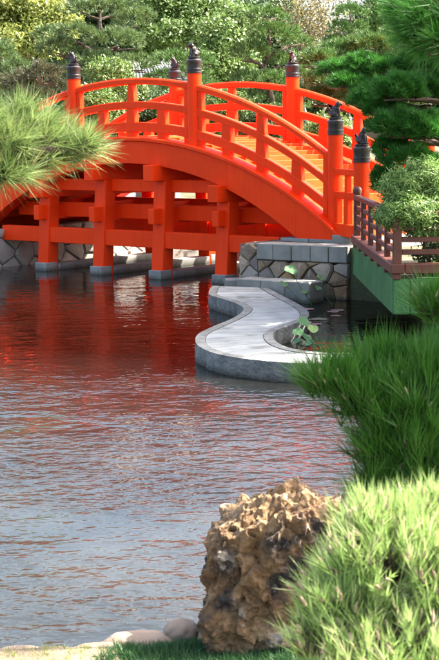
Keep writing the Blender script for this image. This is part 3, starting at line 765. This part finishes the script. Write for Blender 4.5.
# ---------------------------------------------------------------- far garden trees
FP = 'cloud pruned pines behind the bridge'
pine('pine_tree', gz(92, 38), pads_px([(100, 10, 34, 14, .5), (132, 22, 22, 13, .8), (78, 36, 24, 12, -.4), (118, 42, 28, 13, -.3), (58, 50, 22, 12, .2), (98, 62, 24, 10, -.6), (132, 66, 22, 11, .3), (70, 74, 20, 10, .6), (112, 84, 26, 11, -.5), (140, 92, 18, 10, .4), (50, 36, 16, 10, 1)], 38), 'tall grey green cloud pruned pine behind the crown of the bridge', M['needle_far'], seed=11, group=FP, trunk_r=.16)
pine('pine_tree', gz(40, 36), pads_px([(22, 84, 22, 13, .4), (42, 76, 20, 13, -.3), (58, 92, 18, 12, 0), (8, 98, 18, 14, .5), (34, 100, 24, 12, -.4)], 36), 'low rusty pine with red brown limbs behind the pine branch', M['needle_rust'], 'bark_red', 12, FP, trunk_r=.09)
pine('pine_tree', gz(274, 37.5), pads_px([(266, 16, 20, 9, 0), (272, 36, 25, 12, -.3), (296, 42, 16, 8, .3), (252, 54, 21, 12, -.2), (284, 62, 22, 9, .3), (246, 80, 16, 9, 0), (268, 82, 24, 10, -.5), (300, 74, 20, 10, .2), (258, 100, 22, 11, .2), (292, 104, 20, 10, .4), (234, 98, 14, 10, .5)], 37.5), 'dark cloud pruned pine with flat pads behind the far railing', M['needle_mid'], seed=13, group=FP, trunk_r=.13)
pine('pine_tree', gz(348, 46), pads_px([(350, 14, 17, 9, 0), (340, 30, 13, 9, -.2), (356, 29, 12, 9, .2), (336, 42, 12, 8, 0), (350, 48, 16, 9, .2), (362, 44, 9, 7, 0), (345, 66, 22, 12, 0)], 46), 'small far pine clipped into a rounded topiary head', M['needle_mid'], seed=14, group=FP, trunk_r=.12)
pine('pine_tree', gz(360, 32), pads_px([(318, 62, 24, 11, -.3), (342, 54, 26, 12, .4), (372, 46, 26, 12, 0), (400, 40, 24, 14, .5), (328, 82, 24, 12, -.4), (356, 74, 28, 12, 0), (392, 68, 28, 14, .2), (312, 100, 20, 12, .2), (426, 60, 22, 16, .2), (340, 98, 26, 12, .3), (372, 100, 30, 14, .3), (410, 100, 30, 16, .3)], 32), 'wide dark pine spreading behind the right end of the bridge', M['needle_mid'], seed=15, group=FP, trunk_r=.15, tufts=420)
pine('pine_tree', gz(170, 39), pads_px([(172, 62, 22, 10, 0), (188, 76, 20, 10, -.3), (160, 80, 18, 10, .3), (200, 62, 16, 9, .4), (176, 96, 24, 12, 0), (206, 92, 18, 12, .4)], 39), 'rounded dark pine bush behind the middle post of the bridge', M['needle_mid'], seed=16, group=FP, trunk_r=.1)
pine('pine_tree', gz(6, 40), pads_px([(0, 56, 20, 14, 0), (14, 70, 18, 11, -.3), (-8, 78, 20, 12, 0)], 40), 'pale pine clump standing under the yellow green tree', M['needle_far'], seed=17, group=FP, trunk_r=.1)
BL = 'broadleaf trees at the back of the garden'
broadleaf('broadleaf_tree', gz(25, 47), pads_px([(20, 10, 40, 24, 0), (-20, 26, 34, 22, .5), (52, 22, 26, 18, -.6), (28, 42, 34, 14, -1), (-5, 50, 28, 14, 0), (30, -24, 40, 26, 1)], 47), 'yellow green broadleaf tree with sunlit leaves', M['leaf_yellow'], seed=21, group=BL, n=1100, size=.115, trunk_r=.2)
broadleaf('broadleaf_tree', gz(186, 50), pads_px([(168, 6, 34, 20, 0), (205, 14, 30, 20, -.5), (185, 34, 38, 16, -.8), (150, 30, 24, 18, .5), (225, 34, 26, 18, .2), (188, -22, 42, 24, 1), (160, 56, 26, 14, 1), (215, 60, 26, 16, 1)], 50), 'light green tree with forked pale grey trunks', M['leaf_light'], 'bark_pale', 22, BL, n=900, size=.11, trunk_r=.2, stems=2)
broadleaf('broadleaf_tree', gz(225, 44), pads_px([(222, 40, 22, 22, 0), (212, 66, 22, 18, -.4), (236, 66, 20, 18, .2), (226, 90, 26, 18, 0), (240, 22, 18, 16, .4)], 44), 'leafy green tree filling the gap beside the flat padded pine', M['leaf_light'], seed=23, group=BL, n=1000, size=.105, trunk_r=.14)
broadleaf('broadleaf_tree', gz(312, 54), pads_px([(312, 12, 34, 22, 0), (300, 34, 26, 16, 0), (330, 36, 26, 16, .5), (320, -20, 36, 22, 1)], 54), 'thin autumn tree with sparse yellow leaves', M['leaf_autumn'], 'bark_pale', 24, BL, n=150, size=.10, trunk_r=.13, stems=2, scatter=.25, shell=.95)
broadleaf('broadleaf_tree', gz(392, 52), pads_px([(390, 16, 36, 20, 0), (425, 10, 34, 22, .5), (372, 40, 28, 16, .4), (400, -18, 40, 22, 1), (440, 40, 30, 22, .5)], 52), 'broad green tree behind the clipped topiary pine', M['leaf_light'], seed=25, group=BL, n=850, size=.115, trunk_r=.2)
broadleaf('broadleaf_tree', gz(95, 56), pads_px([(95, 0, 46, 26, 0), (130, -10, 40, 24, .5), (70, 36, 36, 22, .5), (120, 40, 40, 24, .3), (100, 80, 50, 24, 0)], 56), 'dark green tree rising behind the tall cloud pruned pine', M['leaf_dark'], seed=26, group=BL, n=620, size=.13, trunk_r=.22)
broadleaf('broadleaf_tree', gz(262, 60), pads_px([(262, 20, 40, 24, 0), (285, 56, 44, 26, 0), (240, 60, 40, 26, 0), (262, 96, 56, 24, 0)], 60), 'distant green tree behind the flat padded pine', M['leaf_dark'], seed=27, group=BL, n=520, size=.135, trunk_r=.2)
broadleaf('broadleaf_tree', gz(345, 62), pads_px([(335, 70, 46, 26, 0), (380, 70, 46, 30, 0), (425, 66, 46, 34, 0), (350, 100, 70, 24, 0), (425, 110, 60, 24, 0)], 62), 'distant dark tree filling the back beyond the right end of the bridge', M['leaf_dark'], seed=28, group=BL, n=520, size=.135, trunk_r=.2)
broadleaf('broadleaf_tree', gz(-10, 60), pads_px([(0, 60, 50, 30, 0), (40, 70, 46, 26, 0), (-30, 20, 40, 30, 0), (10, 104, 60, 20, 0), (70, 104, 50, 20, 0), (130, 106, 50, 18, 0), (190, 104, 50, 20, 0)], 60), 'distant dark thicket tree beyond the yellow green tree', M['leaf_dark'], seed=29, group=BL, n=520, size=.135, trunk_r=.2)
SH = 'clipped shrubs along the far bank'
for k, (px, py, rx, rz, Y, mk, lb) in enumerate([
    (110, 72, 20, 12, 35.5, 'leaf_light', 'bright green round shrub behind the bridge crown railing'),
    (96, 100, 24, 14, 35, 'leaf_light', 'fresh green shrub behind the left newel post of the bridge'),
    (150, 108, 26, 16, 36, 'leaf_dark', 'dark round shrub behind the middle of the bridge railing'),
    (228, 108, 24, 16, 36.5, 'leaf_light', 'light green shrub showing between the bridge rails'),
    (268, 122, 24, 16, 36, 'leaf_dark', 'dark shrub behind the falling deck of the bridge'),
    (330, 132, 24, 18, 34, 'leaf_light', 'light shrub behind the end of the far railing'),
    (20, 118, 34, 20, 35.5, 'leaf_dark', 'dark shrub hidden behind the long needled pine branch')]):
    b = gz(px, Y); c = at(px, py, Y); s = Y/FPX
    cl = [(c, rx*s, rx*s*.9, rz*s), (c+Vector((.3, .2, -.5)), rx*s*1.1, rx*s, rz*s*1.2), (c+Vector((-.3, 0, -.9)), rx*s*1.1, rx*s, rz*s*1.2)]
    broadleaf('round_shrub', b, cl, lb, M[mk], seed=40+k, group=SH, n=1700, per=8, size=.07, trunk_r=.05, cat='shrub', scatter=.06, shell=.3)
for k in range(9):
    t = -4.6+k*1.15; p = L(t, 12.6+.3*(k % 3), .88)
    broadleaf('low_hedge_bush', p, [(p+Vector((0, 0, .35)), .62, .5, .42), (p+Vector((.3, .1, .5)), .45, .4, .4)], 'low dark hedge bush along the pale path beyond the bridge', M['leaf_dark'], seed=60+k, group='hedge bushes beyond the pale path', n=900, per=8, size=.09, trunk_r=.03, cat='bush', scatter=.05, shell=.3)

# small pavilion behind the trees
pv = empty('garden_pavilion', (at(142, 100, 44).x, 44, .85), .25, 'small plaster pavilion with a grey tiled roof among the trees', 'pavilion')
box('wall', -1.0, 1.0, -.8, .8, 0, 3.35, M['plaster'], pv, .01)
bm = bmesh.new()
prism(bm, [(-1.4, -1.2, 3.32), (1.4, -1.2, 3.32), (1.4, 1.2, 3.32), (-1.4, 1.2, 3.32)], [(-.9, -.05, 4.15), (.9, -.05, 4.15), (.9, .05, 4.15), (-.9, .05, 4.15)])
rf_ = bm_obj('roof', bm, M['rooftile'], pv)
box('door', -.4, .4, -.83, -.79, 0, 2.1, M['darkwood'], pv, .005)
for i in range(22):
    x = -1.3+i*2.6/21; bm = bmesh.new(); tube_bm(bm, [(x, -1.22, 3.36), (x*.66, -.08, 4.17)], [.022, .022], 6); bm_obj('roof_tile_row', bm, M['rooftile'], rf_, 60)
box('ridge', -.98, .98, -.1, .1, 4.14, 4.28, M['rooftile'], rf_, .02)

# ---------------------------------------------------------------- right-hand pines and shrub by the fence
pine('pine_tree', Vector((4.3, 20.6, .87)), pads_px([(370, 100, 20, 14, .3), (348, 84, 18, 9, .8), (336, 70, 16, 8, 1.2), (362, 66, 20, 10, 1.0), (384, 112, 22, 15, .1), (400, 92, 26, 17, -.3), (432, 96, 28, 20, .3), (394, 128, 24, 16, -.5), (418, 132, 28, 18, -.6), (446, 140, 26, 22, 0), (392, 150, 18, 14, -.2), (410, 162, 26, 16, -.5), (384, 178, 12, 11, 0), (436, 174, 26, 18, -.3), (392, 186, 20, 12, .4), (470, 110, 34, 26, .5), (470, 60, 34, 26, .5), (500, 30, 40, 26, .5), (366, 90, 14, 10, .6), (386, 72, 22, 12, .8), (424, 66, 26, 14, .6)], 20.2), 'dense dark green pine overhanging the bridge landing and fence', M['needle_dark'], seed=31, tufts=2300, per=15, ln=.12, wd=.0105, trunk_r=.13)
broadleaf('podocarpus_shrub', Vector((2.78, 18.3, .88)), pads_px([(400, 190, 20, 17, .1), (424, 182, 24, 20, .2), (410, 212, 27, 17, -.1), (440, 205, 24, 26, .1), (394, 216, 17, 14, .0), (428, 226, 24, 14, .0)], 18.1), 'fresh light green shrub spilling over the brown fence', M['leaf_shrub'], seed=32, n=5200, per=14, size=.062, trunk_r=.04, cat='shrub', scatter=.035, shell=.35, asp=.11)
for k, (x, y) in enumerate(PLANT):
    p = Vector((x, y, .87)); broadleaf('low_platform_bush', p, [(p+Vector((0, 0, .2)), .42, .34, .26), (p+Vector((.2, .1, .28)), .3, .3, .24)], 'low dark bush growing behind the brown fence rails', M['leaf_dark'], seed=80+k, group='low bushes on the platform', n=2600, per=8, size=.05, trunk_r=.02, cat='bush', scatter=.03, shell=.3)
# unseen pine added outside the frame, pads placed to shade the walkway
pine('pine_tree', Vector((5.4, 21.5, .87)), [(Vector((4.0, 24.2, 4.7)), .9, .8, .4), (Vector((3.85, 22.9, 4.9)), .8, .8, .4), (Vector((3.95, 21.6, 4.8)), .75, .8, .4), (Vector((3.85, 20.4, 4.7)), .7, .75, .4), (Vector((3.85, 19.2, 4.8)), .65, .75, .4), (Vector((3.9, 18.0, 4.7)), .65, .7, .4), (Vector((3.95, 17.0, 4.7)), .65, .5, .4), (Vector((5.2, 22.4, 5.9)), 1.0, 1.1, .4)], 'unseen tall pine beyond the fence, added to shade the walkway', M['needle_dark'], seed=33, tufts=1300, per=14, ln=.18, wd=.022, trunk_r=.2)

# ---------------------------------------------------------------- near pines
def spray(name, base, knots, label, mt, seed, ln, wd, per, spread, shoot=.05, trunk_r=.03, group=None, updir=(0, 0, 1), out=.5, curve=0.0, trunk_top=None, cat='tree', shell=.5, low=-.4, buds=0):
    """near pine: knots = (centre, rx, ry, rz, shoots)"""
    rng = np.random.default_rng(seed); pr = random.Random(seed); base = Vector(base)
    root = empty(name, base, 0, label, cat, group)
    top = Vector(trunk_top) if trunk_top else max((k[0] for k in knots), key=lambda q: q.z)
    bm = bmesh.new(); tp = branch_path((0, 0, -.05), top-base, 0, pr, 7); tube_bm(bm, tp, [trunk_r*(1-.6*i/7) for i in range(8)], 9)
    bm_obj('trunk', bm, M['bark'], root, 60)
    Ps, Vs, tipsP, tipsD = [], [], [], []
    for c, rx, ry, rz, n_ in knots:
        cc = c-base
        st = min(tp, key=lambda q: (q-cc).length+max(0, q.z-cc.z)*2)
        bm = bmesh.new(); bp = branch_path(st, cc-Vector((0, 0, rz*.3)), -.02, pr, 5); tube_bm(bm, bp, [trunk_r*.45*(1-.5*i/5) for i in range(6)], 7)
        p, v = on_ellipsoid((cc.x, cc.y, cc.z), (rx, ry, rz), n_, rng, .3, shell, low)
        core = Vector(cc)-Vector((0, 0, rz*.35))
        for q in range(min(n_, 90)):
            tube_bm(bm, [core.lerp(bp[3], .4*pr.random()), Vector(p[q]).lerp(core, .4)+Vector((0, 0, -.02)), Vector(p[q])], [.008, .006, .004], 5)
        bm_obj('branch', bm, M['bark'], root, 60)
        dirs = unit(v)*out+np.array(updir)+rng.normal(size=v.shape)*.36
        P, va = needles(p, dirs, per, ln, wd, spread, rng, shoot, curve); Ps.append(P); Vs.append(va); tipsP.append(p); tipsD.append(dirs)
    if buds:
        bm = bmesh.new(); allp = np.vstack(tipsP); alld = np.vstack(tipsD)
        for q in range(len(allp)):
            if pr.random() > buds: continue
            a = Vector(allp[q]); d_ = Vector(alld[q]).normalized(); ln_ = pr.uniform(.02, .04)
            tube_bm(bm, [a, a+d_*ln_*.5, a+d_*ln_], [.003, .0055, .0015], 5)
        bm_obj('bud', bm, M['bud'], root, 60)['kind'] = 'stuff'
    o = build_tris('needles', np.vstack(Ps), np.concatenate(Vs), mt, root); o['kind'] = 'stuff'
    return root
def K(px, py, Y, rx, rz, n_, ry=None):
    s = Y/FPX; return (at(px, py, Y), rx*s, (ry or rx)*s, rz*s, n_)
# bright young pine, lower right
Yb = 3.9
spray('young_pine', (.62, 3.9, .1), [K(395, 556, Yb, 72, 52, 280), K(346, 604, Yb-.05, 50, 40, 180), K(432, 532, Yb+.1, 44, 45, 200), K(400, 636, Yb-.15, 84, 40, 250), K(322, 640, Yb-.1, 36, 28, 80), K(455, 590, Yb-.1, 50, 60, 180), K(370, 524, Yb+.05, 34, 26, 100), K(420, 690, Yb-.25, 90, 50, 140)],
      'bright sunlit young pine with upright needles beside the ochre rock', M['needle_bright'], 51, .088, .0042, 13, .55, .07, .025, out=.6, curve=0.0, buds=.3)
# darker pine mass in the middle right
Ym = 5.6
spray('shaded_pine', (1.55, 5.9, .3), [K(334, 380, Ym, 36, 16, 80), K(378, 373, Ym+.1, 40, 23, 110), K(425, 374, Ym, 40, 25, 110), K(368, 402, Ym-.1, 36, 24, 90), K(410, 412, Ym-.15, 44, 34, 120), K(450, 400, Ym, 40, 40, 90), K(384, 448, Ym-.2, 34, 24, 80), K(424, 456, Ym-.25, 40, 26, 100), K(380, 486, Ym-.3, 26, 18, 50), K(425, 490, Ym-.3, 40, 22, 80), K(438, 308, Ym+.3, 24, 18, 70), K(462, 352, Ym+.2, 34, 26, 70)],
      'dark shaded pine with long upright needles over the walkway end', M['needle_shade'], 52, .155, .0048, 20, .58, .09, .06, out=.7, curve=0.0, buds=.2, trunk_top=at(470, 380, 5.8))
# branch reaching in from the left
Yl = 6.4
spray('leaning_pine', (-3.0, 6.2, .3), [K(14, 150, Yl, 40, 24, 70), K(58, 146, Yl+.1, 28, 16, 50), K(-20, 130, Yl, 40, 30, 40), K(30, 124, Yl+.15, 34, 16, 46), K(84, 146, Yl+.05, 13, 9, 18), K(8, 172, Yl-.1, 26, 12, 34), K(-50, 160, Yl, 40, 40, 30), K(-90, 150, Yl, 40, 40, 30)],
      'long needled pine branch reaching across the bridge', M['needle_left'], 53, .168, .0046, 27, .85, .08, .08, out=.8, curve=.06, updir=(.35, 0, .35), trunk_top=at(-120, 150, 6.3), low=-.9)
# dark out of focus bough at the top right
Yt = 7.5
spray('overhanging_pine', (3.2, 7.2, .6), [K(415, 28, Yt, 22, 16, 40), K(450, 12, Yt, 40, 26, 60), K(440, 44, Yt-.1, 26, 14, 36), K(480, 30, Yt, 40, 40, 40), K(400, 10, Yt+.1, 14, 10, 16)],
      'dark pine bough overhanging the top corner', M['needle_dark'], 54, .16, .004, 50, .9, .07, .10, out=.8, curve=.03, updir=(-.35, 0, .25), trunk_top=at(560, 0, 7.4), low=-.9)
# unseen pine added right of the near bank to shade the dark pine
pine('pine_tree', Vector((3.7, 5.9, .3)), [(Vector((2.5, 5.7, 3.4)), .7, .55, .35), (Vector((2.9, 5.9, 4.0)), .8, .5, .4), (Vector((3.4, 5.6, 4.3)), .8, .6, .4), (Vector((2.2, 5.4, 2.9)), .5, .5, .3)], 'unseen tall pine on the near bank, added to shade the pine beside it', M['needle_dark'], seed=34, tufts=1100, per=14, ln=.16, wd=.018, trunk_r=.15)

# ---------------------------------------------------------------- near shore: rocks, soil, grass
def near_z(x, y):
    """height of the near bank"""
    edge = 7.40+.05*math.sin(x*3.1)+.03*math.sin(x*7+1)+max(0, x-.2)*.35
    k = max(0.0, min(1.0, (edge-y)/.55)); k = k*k*(3-2*k)
    z = -.06+.16*k+.03*max(0, edge-.55-y)
    z += max(0, x-.15)*.10*k
    return z+.012*noise.noise(Vector((x*5, y*5, 0)))+.03*k*noise.noise(Vector((x*1.7, y*1.7, 3)))
bm = bmesh.new(); nx, ny = 110, 60; grid = []
for j in range(ny+1):
    row = []
    for i in range(nx+1):
        x = -4+7.5*i/nx; y = 3.0+5.0*j/ny; row.append(bm.verts.new((x, y, near_z(x, y)+.012)))
    grid.append(row)
for j in range(ny):
    for i in range(nx): bm.faces.new((grid[j][i], grid[j][i+1], grid[j+1][i+1], grid[j+1][i]))
o = bm_obj('shore_soil', bm, M['soil'], None, 180); tag(o, kind='structure')

def rock(name, loc, half, seed, mt, label, sub=5, rough=1.0, sculpt=None, pits=True, cat='rock', group=None):
    bm = bmesh.new(); bmesh.ops.create_icosphere(bm, subdivisions=sub, radius=1)
    off = Vector((seed*7.3, seed*3.1, seed*1.7))
    for v in bm.verts:
        d = v.co.copy()
        # squarish block
        m_ = max(abs(d.x), abs(d.y), abs(d.z)); p = d.lerp(d/m_, .55 if pits else .12)
        if sculpt: p = sculpt(p)
        n1 = noise.fractal(p*1.3+off, 1.0, 2.0, 4); n2 = noise.fractal(p*3.4+off*2, .9, 2.0, 4)
        k = 1+rough*((.20 if pits else .16)*n1+.09*n2)
        if pits:
            sm_ = lambda x: x*x*(3-2*x)
            wq = p+Vector((noise.noise(p*3+off), noise.noise(p*3+off*2), noise.noise(p*3-off)))*.12
            ds, _ = noise.voronoi(wq*3.0+off); pit = sm_(max(0, min(1, (.40-ds[0])/.22)))
            ds2, _ = noise.voronoi(wq*6.5+off); pit2 = sm_(max(0, min(1, (.36-ds2[0])/.2)))
            rd = 1-abs(noise.noise(p*2.2+off*1.3))*2
            ds3, _ = noise.voronoi(p*19+off); pit3 = sm_(max(0, min(1, (.36-ds3[0])/.22)))
            amt = .45+.9*max(0, noise.noise(p*1.6+off*.7)+.35)
            kr = noise.noise(p*7+off); k -= rough*.05*max(0, 1-abs(kr)*6)
            k -= rough*amt*(.085*pit+.055*pit2+.022*pit3+.10*max(0, rd)**3)
        v.co = Vector((p.x*half[0], p.y*half[1], p.z*half[2]))*k
    o = bm_obj(name, bm, mt, None, 32 if pits else 180); o.location = loc
    return tag(o, label, cat, group)
def sc_main(p):
    q = p.copy(); u = (q.z+1)/2
    q.x *= 1.08-.22*u; q.x += .10*u
    if q.z > 0: q.z *= 1+.27*q.x+.05*math.sin(q.x*6)
    return q
rk = at(268, 648, 7.12)
rock('weathered_rock', (rk.x-.01, 7.05, .44), (.385, .34, .43), 2, M['rock'], 'pitted ochre rock standing upright on the near shore', 6, 1.0, sc_main)
r2 = at(352, 500, 8.3)
rock('dark_rock', (r2.x+.05, 8.3, .26), (.12, .2, .26), 5, M['bark'], 'smaller dark rock half hidden behind the young pine', 5)
for k, (px, py, hw_, hd, hh, lb) in enumerate([(181, 636, .10, .11, .085, 'rounded tan boulder touching the foot of the ochre rock'), (140, 641, .20, .12, .06, 'long flat tan stone along the waterline'), (100, 651, .15, .10, .05, 'low flat pale stone in the shore grass'),
        (20, 652, .14, .08, .04, 'pale worn stone at the edge of the shore'), (62, 652, .06, .06, .03, 'little pale pebble stone on the shore edge'), (44, 656, .09, .06, .035, 'low tan stone between the pebble stone and the worn stone'), (122, 656, .08, .06, .035, 'small tan stone bedded in the front of the grass')]):
    p = at_z(px, py, .06)
    rock('shore_boulder', (p.x, p.y, .045+.02*(k == 0)), (hw_, hd, hh), 10+k, M['boulder'], lb, 4, .6, None, False, 'boulder', 'boulders along the near waterline')
# mondo grass
rng = np.random.default_rng(9); P0 = []
while len(P0) < 3600:
    x = rng.uniform(-.62, 1.3); y = rng.uniform(6.3, 7.32)
    if y > 7.16+.05*math.sin(x*5)+.05*math.sin(x*13)+.10*min(1, max(0, x+.45)) - (.35 if x < -.55 else 0): continue
    if rng.random() > (x+.75)*2.2: continue
    P0.append((x, y, near_z(x, y)+.005))
P0 = np.array(P0); dirs = rng.normal(size=P0.shape)*.25+np.array([0, 0, 1])
P, va = needles(P0, dirs, 12, .10, .0075, .95, rng, .01, .25)
tag(build_tris('grass', P, va, M['grass'], None), 'tufted dark green grass below the ochre rock', 'grass', kind='stuff')
P0 = []
while len(P0) < 500:
    x = rng.uniform(-1.6, -.45); y = rng.uniform(6.2, 7.0); P0.append((x, y, near_z(x, y)+.005))
P0 = np.array(P0); P, va = needles(P0, rng.normal(size=P0.shape)*.25+np.array([0, 0, 1]), 8, .05, .004, .9, rng, .01, .2)
tag(build_tris('sparse_grass', P, va, M['leaf_yellow'], None), 'sparse straw coloured grass on the sandy shore', 'grass', kind='stuff')

# ---------------------------------------------------------------- lotus and lily pads
def disc(name, c, r, nrm, mt, parent, seed, var, dish=.12, wave=.1):
    rr = random.Random(seed); nrm = Vector(nrm).normalized(); a = nrm.orthogonal().normalized(); b = nrm.cross(a)
    n_ = 18; vs_ = [Vector(c)]; fs = []
    for ring in (.55, 1.0):
        for i in range(n_):
            th = 2*math.pi*i/n_; q = r*ring*(1+.05*math.sin(th*3+seed)); vs_.append(Vector(c)+(a*math.cos(th)+b*math.sin(th))*q+nrm*(r*dish*ring**2+r*wave*ring*math.sin(th*4+seed)))
    for i in range(n_):
        j = (i+1) % n_; fs.append((0, 1+i, 1+j)); fs.append((1+i, 1+n_+i, 1+n_+j, 1+j))
    me = mesh_of(name, vs_, fs); at_ = me.attributes.new('var', 'FLOAT', 'POINT'); at_.data.foreach_set('value', [var]*len(vs_))
    return smooth(link(name, me, mt, parent))
lot = [(Vector((1.55, 22.5, 0)), [(291, 270, 7, 'r'), (284, 284, 4.5, 'd'), (305, 291, 4, 'd')], 'lotus with raised leaves in front of the rubble wall'),
       (Vector((1.95, 22.6, 0)), [(321, 278, 4.5, 'r'), (318, 288, 3.5, 'd')], 'slender lotus with one small leaf by the green platform'),
       (Vector((1.35, 17.7, 0)), [(304, 322, 6.5, 'r'), (298, 332, 5.5, 'd'), (306, 337, 6.5, 'r'), (313, 329, 5.5, 'r'), (309, 343, 5, 'd'), (297, 341, 4.5, 'd')], 'cluster of lotus leaves beside the bend of the walkway')]
for k, (b, lv, lb) in enumerate(lot):
    root = empty('lotus_plant', b, 0, lb, 'lotus', 'lotus plants in the small pool'); rr = random.Random(k)
    for i, (px, py, rp, kd) in enumerate(lv):
        c = at(px, py, b.y+rr.uniform(-.25, .25)); c.z = max(c.z, .05)
        lf = disc('leaf', c-b, rp*b.y/FPX, (rr.uniform(-.5, .5), rr.uniform(-.9, -.3), 1), M['lotus'], root, k*9+i, rr.random())
        bm = bmesh.new(); tube_bm(bm, branch_path((rr.uniform(-.1, .1), rr.uniform(-.1, .1), -.1), c-b, 0, rr, 4), [.006]*5, 5); bm_obj('stem', bm, M['lotus'], lf, 60)
rr = random.Random(8)
for k in range(10):
    px, py = rr.uniform(300, 338), rr.uniform(306, 326); p = at_z(px, py, .006)
    o = disc('lily_pad', (0, 0, 0), rr.uniform(.07, .13), (rr.uniform(-.02, .02), rr.uniform(-.02, .02), 1), M['lilypad'], None, k, rr.random(), .02, .02)
    o.location = p; tag(o, 'floating pinkish lily pad in the small pool below the green platform', 'lily pad', 'lily pads in the small pool')
